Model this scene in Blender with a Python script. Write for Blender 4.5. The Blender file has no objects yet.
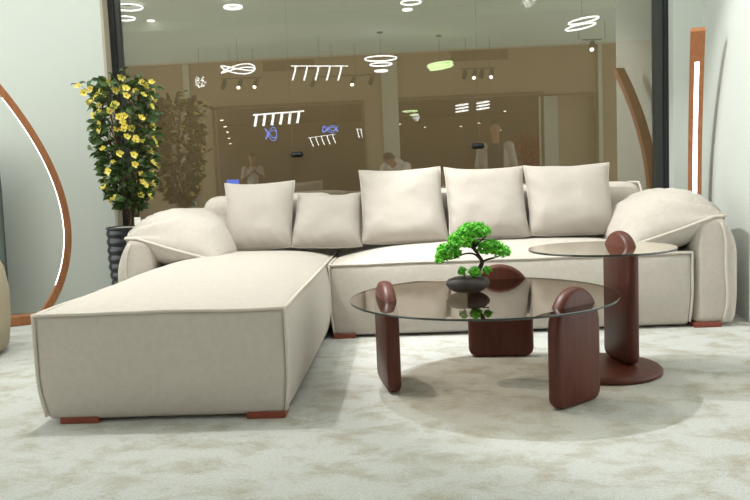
import bpy, bmesh, math, random
from mathutils import Vector, Matrix, noise
random.seed(7)
PI = math.pi
S = bpy.context.scene
COL = S.collection

# ------------------------------------------------------------------ camera
CAMH, FPX, PITCH, ROLL, YAW = .95, 750., .0915, -.0411, .0423
_c, _s = math.cos(YAW), math.sin(YAW)
FW = Vector((-_s*math.cos(PITCH), _c*math.cos(PITCH), -math.sin(PITCH)))
_r0 = Vector((_c, _s, 0)); _u0 = _r0.cross(FW)
RT = _r0*math.cos(ROLL) + _u0*math.sin(ROLL)
UP = _u0*math.cos(ROLL) - _r0*math.sin(ROLL)
CP = Vector((0, 0, CAMH))
cam = bpy.data.objects.new('camera', bpy.data.cameras.new('camera'))
COL.objects.link(cam)
m = Matrix((RT, UP, -FW)).transposed().to_4x4(); m.translation = CP
cam.matrix_world = m
cam.data.lens = FPX/750*36; cam.data.sensor_width = 36; cam.data.clip_start = .05
S.camera = cam

def ray(x, y): return FW + RT*((x-375)/FPX) - UP*((y-250)/FPX)
def at_z(x, y, z):
    d = ray(x, y); return CP + d*((z-CAMH)/d.z)
def at_y(x, y, Y):
    d = ray(x, y); return CP + d*(Y/d.y)
WY = 6.0                                   # plane of the window glass
def refl(x, y, Yv):                        # a thing standing in the shop that the glass mirrors at this depth
    p = at_y(x, y, Yv); return Vector((p.x, 2*WY-Yv, p.z))

# ------------------------------------------------------------------ world, lights, exposure
w = bpy.data.worlds.new('world'); S.world = w; w.use_nodes = True
w.node_tree.nodes['Background'].inputs[0].default_value = (.985, 1, .975, 1)
w.node_tree.nodes['Background'].inputs[1].default_value = 2.3
S.view_settings.view_transform = 'Standard'; S.view_settings.look = 'None'
S.view_settings.exposure = 0.2; S.view_settings.gamma = 1

def spot(name, loc, target, power, size_deg, blend, radius=.04, color=(1, .98, .93)):
    l = bpy.data.lights.new(name, 'SPOT'); l.energy = power; l.spot_size = math.radians(size_deg)
    l.spot_blend = blend; l.shadow_soft_size = radius; l.color = color
    o = bpy.data.objects.new(name, l); COL.objects.link(o); o.location = loc
    o.rotation_euler = (Vector(target)-Vector(loc)).to_track_quat('-Z', 'Y').to_euler()
    return o
def area(name, loc, target, power, sx, sy, color=(.95, 1, .93)):
    l = bpy.data.lights.new(name, 'AREA'); l.energy = power; l.shape = 'RECTANGLE'; l.size = sx; l.size_y = sy; l.color = color
    o = bpy.data.objects.new(name, l); COL.objects.link(o); o.location = loc
    o.rotation_euler = (Vector(target)-Vector(loc)).to_track_quat('-Z', 'Y').to_euler()
    return o
KEY = (-1.12, 4.08, 3.25)
KEY_AIM = (1.55, 3.95, .55)
spot('key_spot', KEY, KEY_AIM, 380, 68, .35, .035, (1, .99, .97))
LKEY = (-1.6, 3.7, 3.2)
LKEY_AIM = (-1.0, 3.9, 0)
spot('chaise_spot', LKEY, LKEY_AIM, 215, 84, .9, .06, (1, .985, .95))
area('overhead_fill_light', (-1.3, 4.3, 3.36), (-1.3, 4.3, 0), 105, 8.4, 1.9, (.97, 1, .965))  # added fill: unseen area light for soft brightness from above, no fixture

# ------------------------------------------------------------------ materials
def new_mat(name):
    mt = bpy.data.materials.new(name); mt.use_nodes = True
    nt = mt.node_tree; return mt, nt, nt.nodes['Principled BSDF']
def mat(name, col, rough=.5, metal=0., var=None, scale=8., bump=0., bscale=200., coat=0., stretch=None, spec=None, sheen=0.):
    mt, nt, b = new_mat(name)
    b.inputs['Base Color'].default_value = (*col, 1); b.inputs['Roughness'].default_value = rough
    b.inputs['Metallic'].default_value = metal; b.inputs['Coat Weight'].default_value = coat
    b.inputs['Sheen Weight'].default_value = sheen
    if spec is not None: b.inputs['Specular IOR Level'].default_value = spec
    tc = nt.nodes.new('ShaderNodeTexCoord'); src = tc.outputs['Object']
    if stretch:
        mp = nt.nodes.new('ShaderNodeMapping'); mp.inputs['Scale'].default_value = stretch
        nt.links.new(src, mp.inputs[0]); src = mp.outputs[0]
    if var:
        n = nt.nodes.new('ShaderNodeTexNoise'); n.inputs['Scale'].default_value = scale; n.inputs['Detail'].default_value = 6
        r = nt.nodes.new('ShaderNodeValToRGB'); r.color_ramp.elements[0].position = .35; r.color_ramp.elements[1].position = .68
        r.color_ramp.elements[0].color = (*col, 1); r.color_ramp.elements[1].color = (*var, 1)
        nt.links.new(src, n.inputs['Vector']); nt.links.new(n.outputs['Fac'], r.inputs[0]); nt.links.new(r.outputs[0], b.inputs['Base Color'])
    if bump:
        n = nt.nodes.new('ShaderNodeTexNoise'); n.inputs['Scale'].default_value = bscale; n.inputs['Detail'].default_value = 3
        bp = nt.nodes.new('ShaderNodeBump'); bp.inputs['Strength'].default_value = bump; bp.inputs['Distance'].default_value = .01
        nt.links.new(src, n.inputs['Vector']); nt.links.new(n.outputs['Fac'], bp.inputs['Height']); nt.links.new(bp.outputs[0], b.inputs['Normal'])
    return mt
def emit(name, col, st):
    mt, nt, b = new_mat(name)
    b.inputs['Base Color'].default_value = (*col, 1); b.inputs['Emission Color'].default_value = (*col, 1)
    b.inputs['Emission Strength'].default_value = st; return mt
def thin_glass(name, tint, gloss_min, ior):
    mt = bpy.data.materials.new(name); mt.use_nodes = True; nt = mt.node_tree; nt.nodes.clear()
    out = nt.nodes.new('ShaderNodeOutputMaterial'); mx = nt.nodes.new('ShaderNodeMixShader')
    tr = nt.nodes.new('ShaderNodeBsdfTransparent'); tr.inputs[0].default_value = (*tint, 1)
    gl = nt.nodes.new('ShaderNodeBsdfGlossy'); gl.inputs['Roughness'].default_value = .0; gl.inputs[0].default_value = (.84, .81, .75, 1)
    fr = nt.nodes.new('ShaderNodeFresnel'); fr.inputs[0].default_value = ior
    ma = nt.nodes.new('ShaderNodeMath'); ma.operation = 'ADD'; ma.inputs[1].default_value = gloss_min; ma.use_clamp = True
    nt.links.new(fr.outputs[0], ma.inputs[0]); nt.links.new(ma.outputs[0], mx.inputs[0])
    nt.links.new(tr.outputs[0], mx.inputs[1]); nt.links.new(gl.outputs[0], mx.inputs[2]); nt.links.new(mx.outputs[0], out.inputs[0])
    return mt
FAB = mat('linen_fabric', (.54, .495, .44), .95, var=(.575, .53, .475), scale=35, bump=.5, bscale=420, sheen=.15, spec=.2)
FABG = mat('back_fabric', (.54, .495, .435), .95, var=(.60, .55, .49), scale=30, bump=.35, bscale=420, spec=.2)
PIL = mat('cushion_fabric', (.475, .432, .388), .95, var=(.515, .47, .425), scale=140, bump=.5, bscale=380, spec=.2)
PIPE = mat('piping_fabric', (.58, .53, .47), .9, bump=.2, bscale=300)
WOOD = mat('mahogany', (.070, .017, .010), .42, var=(.105, .027, .015), scale=5, stretch=(6, 6, 1), coat=.0, spec=.35, bump=.03, bscale=40)
FOOT = mat('red_wood_foot', (.20, .042, .022), .4, var=(.25, .055, .03), scale=9)
ARCW = mat('walnut_lamp_wood', (.34, .125, .045), .4, var=(.42, .17, .07), scale=6, stretch=(8, 8, 1))
LED = emit('led_strip', (.93, .93, 1), 4)
WALL = mat('white_wall_paint', (.57, .61, .57), .75, bump=.05, bscale=60)
JAMB = mat('beige_jamb_paint', (.42, .38, .29), .7)
CEIL = mat('ceiling_paint', (.78, .82, .74), .85)
BROWN = mat('taupe_wall_paint', (.36, .29, .20), .8, var=(.38, .305, .215), scale=2)
BROWND = mat('dark_taupe_panel', (.17, .125, .08), .8)
PALE = mat('pale_column_paint', (.50, .52, .45), .8)
BLACK = mat('black_metal', (.012, .013, .014), .4)
DGREY = mat('dark_grey_aluminium', (.055, .06, .06), .35, metal=.3)
POTM = mat('black_ceramic', (.007, .010, .014), .28, bump=.05, bscale=80)
PEB = mat('pale_pebbles', (.55, .55, .5), .9, bump=.8, bscale=60)
BARK = mat('brown_bark', (.09, .05, .03), .85, bump=.6, bscale=60)
LEAF = mat('dark_green_leaf', (.028, .068, .012), .45, var=(.065, .125, .025), scale=9)
PETAL = mat('yellow_petal', (.90, .78, .13), .6, var=(.95, .88, .30), scale=14)
HEART = mat('orange_flower_heart', (.62, .20, .02), .7)
BONS = mat('bright_green_foliage', (.06, .42, .02), .6, var=(.26, .78, .07), scale=45)
BBARK = mat('dark_bonsai_bark', (.035, .022, .016), .8, bump=.5, bscale=200)
STONE = mat('dark_stone_pot', (.035, .03, .027), .45, var=(.055, .047, .042), scale=18, bump=.15, bscale=90)
WHITE = mat('white_paper', (.85, .85, .82), .7)
CHAIRM = mat('tan_chair_leather', (.40, .34, .24), .6, bump=.05, bscale=90)
SKIN = mat('skin', (.36, .19, .12), .6)
HAIR = mat('black_hair', (.012, .01, .009), .7)
SHIRTW = mat('white_shirt', (.72, .70, .66), .9)
SHIRTG = mat('grey_shirt', (.40, .37, .33), .9)
TEE = mat('dark_tee', (.05, .045, .04), .9)
TROU = mat('dark_trousers', (.03, .03, .035), .9)
REDL = mat('red_leaf', (.42, .05, .04), .7)
TOPGLASS = thin_glass('smoked_table_glass', (.40, .34, .27), .04, 1.62)
EDGEG = mat('glass_edge', (.02, .035, .03), .1, spec=.8)
RINGW = emit('white_led_tube', (.92, .96, 1), 3.2)
RINGG = emit('greenish_led_tube', (.75, 1, .55), 2)
RINGB = emit('blue_led_tube', (.15, .3, 1), 2.5)
SPOTE = emit('spot_lens', (1, .98, .92), 5)
SCREEN = emit('blue_screen', (.08, .2, .95), 2.2)

# window glass: dark brown mirror-like tinted glass
def window_mat():
    mt = bpy.data.materials.new('brown_tinted_glass'); mt.use_nodes = True; nt = mt.node_tree; nt.nodes.clear()
    out = nt.nodes.new('ShaderNodeOutputMaterial'); mx = nt.nodes.new('ShaderNodeMixShader'); mx.inputs[0].default_value = .29
    tr = nt.nodes.new('ShaderNodeBsdfTransparent'); tr.inputs[0].default_value = (.88, .86, .80, 1)
    gl = nt.nodes.new('ShaderNodeBsdfGlossy'); gl.inputs['Roughness'].default_value = .0; gl.inputs[0].default_value = (.95, .93, .86, 1)
    df = nt.nodes.new('ShaderNodeBsdfDiffuse'); df.inputs[0].default_value = (.17, .142, .088, 1)
    m2 = nt.nodes.new('ShaderNodeMixShader'); m2.inputs[0].default_value = .12
    nt.links.new(tr.outputs[0], m2.inputs[1]); nt.links.new(df.outputs[0], m2.inputs[2])
    nt.links.new(m2.outputs[0], mx.inputs[1]); nt.links.new(gl.outputs[0], mx.inputs[2]); nt.links.new(mx.outputs[0], out.inputs[0])
    return mt
WGLASS = window_mat()
def carpet_mat():
    mt, nt, b = new_mat('cream_carpet')
    b.inputs['Roughness'].default_value = .95; b.inputs['Specular IOR Level'].default_value = .1; b.inputs['Sheen Weight'].default_value = .3
    tc = nt.nodes.new('ShaderNodeTexCoord')
    def nz(sc, det, dist, stretch):
        mp = nt.nodes.new('ShaderNodeMapping'); mp.inputs['Scale'].default_value = stretch; mp.inputs['Rotation'].default_value = (0, 0, .35)
        n = nt.nodes.new('ShaderNodeTexNoise'); n.inputs['Scale'].default_value = sc; n.inputs['Detail'].default_value = det
        n.inputs['Distortion'].default_value = dist; n.inputs['Roughness'].default_value = .68
        nt.links.new(tc.outputs['Object'], mp.inputs[0]); nt.links.new(mp.outputs[0], n.inputs['Vector']); return n
    a = nz(5.2, 12, .35, (1, 1.35, 1)); f = nz(85, 4, 0, (1, 1, 1)); g = nz(240, 2, 0, (1, 1, 1))
    r = nt.nodes.new('ShaderNodeValToRGB'); e = r.color_ramp.elements
    e[0].position = .34; e[0].color = (.54, .50, .405, 1); e[1].position = .53; e[1].color = (.74, .755, .72, 1)
    x = e.new(.45); x.color = (.64, .635, .565, 1)
    nt.links.new(a.outputs['Fac'], r.inputs[0])
    mx = nt.nodes.new('ShaderNodeMixRGB'); mx.blend_type = 'MULTIPLY'; mx.inputs[0].default_value = .5
    r2 = nt.nodes.new('ShaderNodeValToRGB'); r2.color_ramp.elements[0].position = .3; r2.color_ramp.elements[0].color = (.7, .69, .66, 1); r2.color_ramp.elements[1].position = .6
    nt.links.new(f.outputs['Fac'], r2.inputs[0]); nt.links.new(r.outputs[0], mx.inputs[1]); nt.links.new(r2.outputs[0], mx.inputs[2])
    nt.links.new(mx.outputs[0], b.inputs['Base Color'])
    ad = nt.nodes.new('ShaderNodeMath'); ad.operation = 'ADD'; nt.links.new(f.outputs['Fac'], ad.inputs[0]); nt.links.new(g.outputs['Fac'], ad.inputs[1])
    bp = nt.nodes.new('ShaderNodeBump'); bp.inputs['Strength'].default_value = .9; bp.inputs['Distance'].default_value = .012
    nt.links.new(ad.outputs[0], bp.inputs['Height']); nt.links.new(bp.outputs[0], b.inputs['Normal'])
    return mt
CARPET = carpet_mat()

# ------------------------------------------------------------------ helpers
def obj(name, bm, mt, parent=None, smooth=True, recalc=True):
    if recalc: bmesh.ops.recalc_face_normals(bm, faces=bm.faces[:])
    me = bpy.data.meshes.new(name); bm.to_mesh(me); bm.free()
    me.materials.append(mt)
    if smooth:
        for p in me.polygons: p.use_smooth = True
    o = bpy.data.objects.new(name, me); COL.objects.link(o)
    if parent: o.parent = parent
    return o
def empty(name, loc=(0, 0, 0), rz=0):
    o = bpy.data.objects.new(name, None); COL.objects.link(o); o.location = loc; o.rotation_euler = (0, 0, rz)
    o.empty_display_size = .1; return o
def tag(o, label=None, cat=None, group=None, kind=None):
    if label: o['label'] = label
    if cat: o['category'] = cat
    if group: o['group'] = group
    if kind: o['kind'] = kind
    return o
def copy_tree(o, parent=None):
    c = o.copy(); COL.objects.link(c); c.parent = parent
    for ch in list(o.children): copy_tree(ch, c)
    return c
def box(bm, x0, x1, y0, y1, z0, z1, M=None, bev=0.):
    v = [bm.verts.new((x, y, z)) for x in (x0, x1) for y in (y0, y1) for z in (z0, z1)]
    fs = [bm.faces.new([v[i] for i in q]) for q in ((0, 1, 3, 2), (4, 6, 7, 5), (0, 4, 5, 1), (2, 3, 7, 6), (0, 2, 6, 4), (1, 5, 7, 3))]
    if bev:
        es = list({e for f in fs for e in f.edges})
        r = bmesh.ops.bevel(bm, geom=es, offset=bev, segments=3, affect='EDGES', profile=.5)
        v = list({vv for f in r['faces'] for vv in f.verts} | {q for q in v if q.is_valid})
    if M is not None: bmesh.ops.transform(bm, matrix=M, verts=v)
def nbox(*a, **k):
    bm = bmesh.new(); box(bm, *a, **k); return bm
def tube(bm, pts, r, closed=False, n=8, caps=True):
    pts = [Vector(p) for p in pts]; N = len(pts); rr = r if isinstance(r, (list, tuple)) else [r]*N
    rings = []; t0 = None; up = None
    for i, p in enumerate(pts):
        a = pts[i-1] if (i or closed) else p; b = pts[(i+1) % N] if (i < N-1 or closed) else p
        t = (b-a).normalized() if (b-a).length > 1e-9 else Vector((0, 0, 1))
        if up is None: up = t.orthogonal().normalized()
        else: up = (t0.rotation_difference(t) @ up); up = (up - t*up.dot(t)).normalized()
        s = t.cross(up); t0 = t
        rings.append([bm.verts.new(p + (up*math.cos(q*2*PI/n) + s*math.sin(q*2*PI/n))*rr[i]) for q in range(n)])
    for i in range(N if closed else N-1):
        A, B = rings[i], rings[(i+1) % N]; off = 0
        if closed and i == N-1:
            off = min(range(n), key=lambda k: (A[0].co-B[k].co).length)
        for q in range(n):
            bm.faces.new((A[q], A[(q+1) % n], B[(q+1+off) % n], B[(q+off) % n]))
    if caps and not closed:
        bm.faces.new(rings[0]); bm.faces.new(rings[-1][::-1])
def ntube(*a, **k):
    bm = bmesh.new(); tube(bm, *a, **k); return bm
def lathe(bm, prof, n=48, M=None):
    rings = []
    for r, z in prof:
        if r < 1e-6: rings.append([bm.verts.new((0, 0, z))])
        else: rings.append([bm.verts.new((r*math.cos(2*PI*i/n), r*math.sin(2*PI*i/n), z)) for i in range(n)])
    for A, B in zip(rings, rings[1:]):
        for i in range(n):
            j = (i+1) % n
            if len(A) == 1 and len(B) == 1: continue
            if len(A) == 1: bm.faces.new((A[0], B[j], B[i]))
            elif len(B) == 1: bm.faces.new((A[i], A[j], B[0]))
            else: bm.faces.new((A[i], A[j], B[j], B[i]))
    if M is not None: bmesh.ops.transform(bm, matrix=M, verts=[v for r_ in rings for v in r_])
def ball(bm, c, r, sx=1, sy=1, sz=1, sub=2, M=None):
    mm = Matrix.Translation(c) @ (M or Matrix()) @ Matrix.Diagonal((r*sx, r*sy, r*sz, 1))
    bmesh.ops.create_icosphere(bm, subdivisions=sub, radius=1, matrix=mm)
def catmull(P, k=8, closed=False):
    P = [Vector(p) for p in P]; N = len(P); out = []
    for i in range(N if closed else N-1):
        if closed: a, b, c, d = P[i-1], P[i], P[(i+1) % N], P[(i+2) % N]
        else: a, b, c, d = P[max(i-1, 0)], P[i], P[i+1], P[min(i+2, N-1)]
        for j in range(k):
            t = j/k
            out.append(.5*((2*b)+(c-a)*t+(2*a-5*b+4*c-d)*t*t+(3*b-a-3*c+d)*t**3))
    if not closed: out.append(P[-1])
    return out
# a soft upholstered block: grid box, rounded edges, then deformed by fn
def axis_samples(h, r, n):
    a = [-h + r*(1-math.cos(PI/2*i/4)) for i in range(4)]
    b = [-h+r + (2*h-2*r)*i/n for i in range(n+1)]
    return a + b + [-x for x in a[::-1]]
def soft_box(hx, hy, hz, r, nx, ny, nz, fn=None):
    bm = bmesh.new(); X, Y, Z = axis_samples(hx, r, nx), axis_samples(hy, r, ny), axis_samples(hz, r, nz)
    cache = {}
    def place(x, y, z):
        p = Vector((x, y, z))
        q = Vector((max(-hx+r, min(hx-r, x)), max(-hy+r, min(hy-r, y)), max(-hz+r, min(hz-r, z))))
        d = p-q
        if d.length > 1e-9: p = q + d.normalized()*r
        return fn(p) if fn else p
    def V(i, j, k):
        if (i, j, k) not in cache: cache[(i, j, k)] = bm.verts.new(place(X[i], Y[j], Z[k]))
        return cache[(i, j, k)]
    a, b, c = len(X)-1, len(Y)-1, len(Z)-1
    for i in range(a):
        for j in range(b):
            for k in (0, c): bm.faces.new((V(i, j, k), V(i+1, j, k), V(i+1, j+1, k), V(i, j+1, k)))
    for i in range(a):
        for k in range(c):
            for j in (0, b): bm.faces.new((V(i, j, k), V(i+1, j, k), V(i+1, j, k+1), V(i, j, k+1)))
    for j in range(b):
        for k in range(c):
            for i in (0, a): bm.faces.new((V(i, j, k), V(i, j+1, k), V(i, j+1, k+1), V(i, j, k+1)))
    return bm
def nz(p, s, seed=0): return noise.noise(Vector((p[0]*s+seed, p[1]*s+seed*1.7, p[2]*s-seed)))

# ------------------------------------------------------------------ the setting
def struct(name, bm, mt, smooth=False, parent=None):
    o = obj(name, bm, mt, parent, smooth)
    if not parent: o['kind'] = 'structure'
    return o
bm = bmesh.new(); box(bm, -7, 6, -16, 6.4, -.06, 0); struct('floor', bm, CARPET)
YF = 5.85
CZ = 3.4
SPLIT = at_y(390, 52, 6.06).z
BOARD = mat('brown_boarding', (.27, .20, .108), .8, var=(.285, .212, .118), scale=2)
UPPER = mat('grey_green_boarding', (.27, .29, .235), .8, var=(.28, .30, .245), scale=2)
struct('wall_back', nbox(-2.6, 2.4, 6.06, 6.2, 0, SPLIT), BOARD)
struct('wall_upper_back', nbox(-2.6, 2.4, 6.06, 6.2, SPLIT, CZ), UPPER)
struct('wall_left', nbox(-7, -2.29, YF, 6.45, 0, CZ), WALL)
struct('trim_1', nbox(-2.292, -2.272, YF-.004, WY, 0, CZ), JAMB)
struct('baseboard_left', nbox(-7, -2.30, YF-.012, YF, 0, .012), JAMB)
# right: narrow return beside the window, then the slightly splayed side wall
bm = bmesh.new(); box(bm, 2.062, 2.5, YF, 6.45, 0, CZ); struct('wall_rear_right', bm, WALL)
bm = bmesh.new()
a, b, c, d = Vector((2.07, 4.60)), Vector((2.275, 5.86)), Vector((6, 5.86)), Vector((6, 4.60))
lo = [bm.verts.new((p.x, p.y, 0)) for p in (a, b, c, d)]; hi = [bm.verts.new((p.x, p.y, CZ)) for p in (a, b, c, d)]
for i in range(4): bm.faces.new((lo[i], lo[(i+1) % 4], hi[(i+1) % 4], hi[i]))
bm.faces.new(lo); bm.faces.new(hi); struct('wall_right', bm, WALL)
# ceiling of the showroom, with a step in it
bm = bmesh.new(); box(bm, -7, 6, .9, 6.4, CZ, CZ+.1); struct('ceiling', bm, CEIL)
bm = bmesh.new(); box(bm, -7, 6, -2.1, .9, CZ-.13, CZ+.1); struct('ceiling_lowered', bm, CEIL)

# the glazed partition behind the sofa
win = empty('window_1', (0, WY, 0)); win['kind'] = 'structure'
XL, XR = -2.272, 2.062
s1 = at_y(290, 100, WY).x; s2 = at_y(478, 100, WY).x
for x0, x1 in ((XL+.07, s1-.0015), (s1+.0015, s2-.0015), (s2+.0015, XR-.1)):
    bm = bmesh.new(); v = [bm.verts.new(p) for p in ((x0, 0, .06), (x1, 0, .06), (x1, 0, CZ-.05), (x0, 0, CZ-.05))]; bm.faces.new(v)
    obj('glass_pane', bm, WGLASS, win, False)
bm = bmesh.new()
box(bm, XL, XL+.045, -.05, .06, 0, CZ); box(bm, XR-.035, XR, -.05, .06, 0, CZ)
box(bm, XL, XR, -.05, .06, 0, .06); box(bm, XL, XR, -.05, .06, CZ-.05, CZ)
obj('window_frame', bm, BLACK, win, False)
bm = bmesh.new(); box(bm, XL+.045, XL+.075, -.03, .05, .06, CZ-.05); box(bm, XR-.10, XR-.035, -.03, .05, .06, CZ-.05)
obj('inner_frame', bm, DGREY, win, False)
for px, py in ((297, 154.5), (478, 146)):
    p = at_y(px, py, WY-.01)
    bm = bmesh.new(); bmesh.ops.create_cube(bm, size=1, matrix=Matrix.Translation((p.x, -.012, p.z)) @ Matrix.Diagonal((.1, .02, .045, 1)))
    bmesh.ops.bevel(bm, geom=bm.edges[:], offset=.009, segments=3, affect='EDGES')
    h = obj('pane_lock', bm, BLACK, win)
    bm = bmesh.new()
    for s in (-1, 1): ball(bm, (p.x+s*.028, -.024, p.z), .006, sub=1)
    obj('lock_screw', bm, DGREY, h)

# the far side of the showroom (what the tinted glass mirrors): a taupe wall with two openings
FY = -2.1
def wx(px, py, Yv=2*WY-FY): return at_y(px, py, Yv).x
def wz(px, py, Yv=2*WY-FY): return at_y(px, py, Yv).z
o1a, o1b, o1t = wx(215, 120), wx(362, 120), wz(290, 106)
o2a, o2b, o2t = wx(399, 120), wx(598, 120), wz(450, 98)
bm = bmesh.new()
box(bm, -8, o1a, FY-.15, FY, 0, CZ+.3); box(bm, o1b, o2a, FY-.15, FY, 0, CZ+.3); box(bm, o2b, 6, FY-.15, FY, 0, CZ+.3)
box(bm, o1a, o1b, FY-.15, FY, o1t, CZ+.3); box(bm, o2a, o2b, FY-.15, FY, o2t, CZ+.3)
struct('wall_front', bm, BROWN)
struct('trim_2', nbox(wx(383, 120), wx(399, 120), FY, FY+.05, 0, CZ-.2), PALE)
struct('trim_3', nbox(wx(186, 120), wx(192, 120), FY, FY+.04, 0, CZ-.15), PALE)
bm = bmesh.new()
for (x0, x1, t) in ((o1a, o1b, o1t), (o2a, wx(541, 120), o2t)):
    box(bm, x0-.05, x0, FY, FY+.03, 0, t+.05); box(bm, x1, x1+.05, FY, FY+.03, 0, t+.05); box(bm, x0, x1, FY, FY+.03, t, t+.05)
struct('trim_4', bm, BROWND)
struct('trim_5', nbox(wx(598, 120), wx(602, 120), FY, FY+.06, 0, CZ-.13), PALE)
bm = bmesh.new()
for z in (.95, 1.05, 1.16, 1.27, 1.36): box(bm, wx(118, 190), wx(200, 190), FY, FY+.02, z, z+.02)
struct('trim_6', bm, BROWND)
for k, (ax, ay, bx_, by) in enumerate(((263, 61, 314, 70), (451, 51, 508, 60))):
    zc = (wz(ax, ay)+wz(bx_, by))/2
    struct('trim_%d' % (7+k), nbox(wx(ax, 65), wx(bx_, 55), FY, FY+.02, zc-.09, zc+.09), BROWND)
# the next room beyond
struct('wall_far', nbox(-9, 9, -13.6, -13.5, 0, 3.4), BROWND)
struct('ceiling_beyond', nbox(-9, 9, -13.5, FY-.15, 3.0, 3.1), BROWND)
door = empty('door_1', (0, FY-.2, 0)); door['kind'] = 'structure'
obj('pale_door_leaf', nbox(wx(541, 120), wx(560, 120), -.02, .02, 0, wz(550, 95)), PALE, door, False)
obj('brown_door_leaf', nbox(wx(560, 120), wx(596, 120), -.02, .02, 0, wz(550, 95)), BROWN, door, False)

# ------------------------------------------------------------------ the sectional sofa
sofa = empty('sectional_sofa', (-.2, 5.0, 0))
tag(sofa, 'large cream linen sectional sofa with a long chaise on the left and soft padded arms', 'sofa')
SO = Vector((-.2, 5.0, 0))
def spart(name, bm, mt, parent=sofa, smooth=True):
    bmesh.ops.translate(bm, vec=-SO, verts=bm.verts[:])
    return obj(name, bm, mt, parent, smooth)
def seat_block(name, x0, x1, y0, y1, z0, z1, dome, pinset, seed):
    cx, cy, cz = (x0+x1)/2, (y0+y1)/2, (z0+z1)/2; hx, hy, hz = (x1-x0)/2, (y1-y0)/2, (z1-z0)/2
    def fn(p):
        u, v, t = p.x/hx, p.y/hy, p.z/hz
        bx = .028*(1-t*t)*(1-v**4); by = .03*(1-t*t)*(1-u**4)
        q = Vector((p.x + bx*u, p.y + by*v, p.z))
        if t > 0: q.z += dome*t**3*(1-abs(u)**3.2)*(1-abs(v)**3.2)
        if t < 0: q.x -= pinset*u*t*t; q.y -= pinset*v*t*t
        n = nz(q, 2.6, seed)*.007 + nz(q, 9, seed+3)*.0025
        q += Vector((u*.5, v*.5, 1 if t > 0 else 0))*n
        return q + Vector((cx, cy, cz))
    bm = soft_box(hx, hy, hz, .03, 34, 40, 14, fn)
    o = spart(name, bm, FAB)
    k = .030*(1-.7071)*.25
    def e(x, y, z): return fn(Vector((x, y, z)))
    X, Y, Z = hx-k, hy-k, hz-k
    top = [e(-X+2*X*i/30, -Y, Z) for i in range(30)] + [e(X, -Y+2*Y*i/40, Z) for i in range(40)] + [e(X-2*X*i/30, Y, Z) for i in range(30)] + [e(-X, Y-2*Y*i/40, Z) for i in range(40)]
    bm = bmesh.new(); tube(bm, top, .0085, closed=True)
    for sx in (-1, 1): tube(bm, [e(sx*X, -Y, Z-1.92*Z*i/20) for i in range(21)], .0075)
    spart('piping', bm, PIPE, o)
    return o
chaise = seat_block('chaise_seat', -1.535, -.495, 2.96, 5.42, .014, .462, .075, .022, 1)
seat = seat_block('long_seat', -.475, 1.695, 4.50, 5.42, .014, .452, .085, .012, 5)
# low backrest in two lengths
def back_block(x0, x1, y0, y1, z0, z1, seed):
    cx, cy, cz = (x0+x1)/2, (y0+y1)/2, (z0+z1)/2; hx, hy, hz = (x1-x0)/2, (y1-y0)/2, (z1-z0)/2
    def fn(p):
        u, v, t = p.x/hx, p.y/hy, p.z/hz
        q = Vector((p.x, p.y+.02*v*(1-t*t), p.z+.012*(1-u**4)*max(t, 0)))
        q += Vector((0, v, 1))*nz(q, 4, seed)*.009
        return q+Vector((cx, cy, cz))
    o = spart('backrest', soft_box(hx, hy, hz, .10, 30, 3, 10, fn), FABG)
    if x1 > 0:
        spart('piping', ntube([fn(Vector((hx-.03, -hy*.97, -hz+2*hz*i/12*.93))) for i in range(13)] + [fn(Vector((hx-.03, -hy+2*hy*i/6, hz))) for i in range(1, 7)], .008), PIPE, o)
back_block(-1.43, -.49, 5.19, 5.49, .30, .875, 2)
back_block(-.475, 1.64, 5.19, 5.49, .30, .87, 9)

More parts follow.
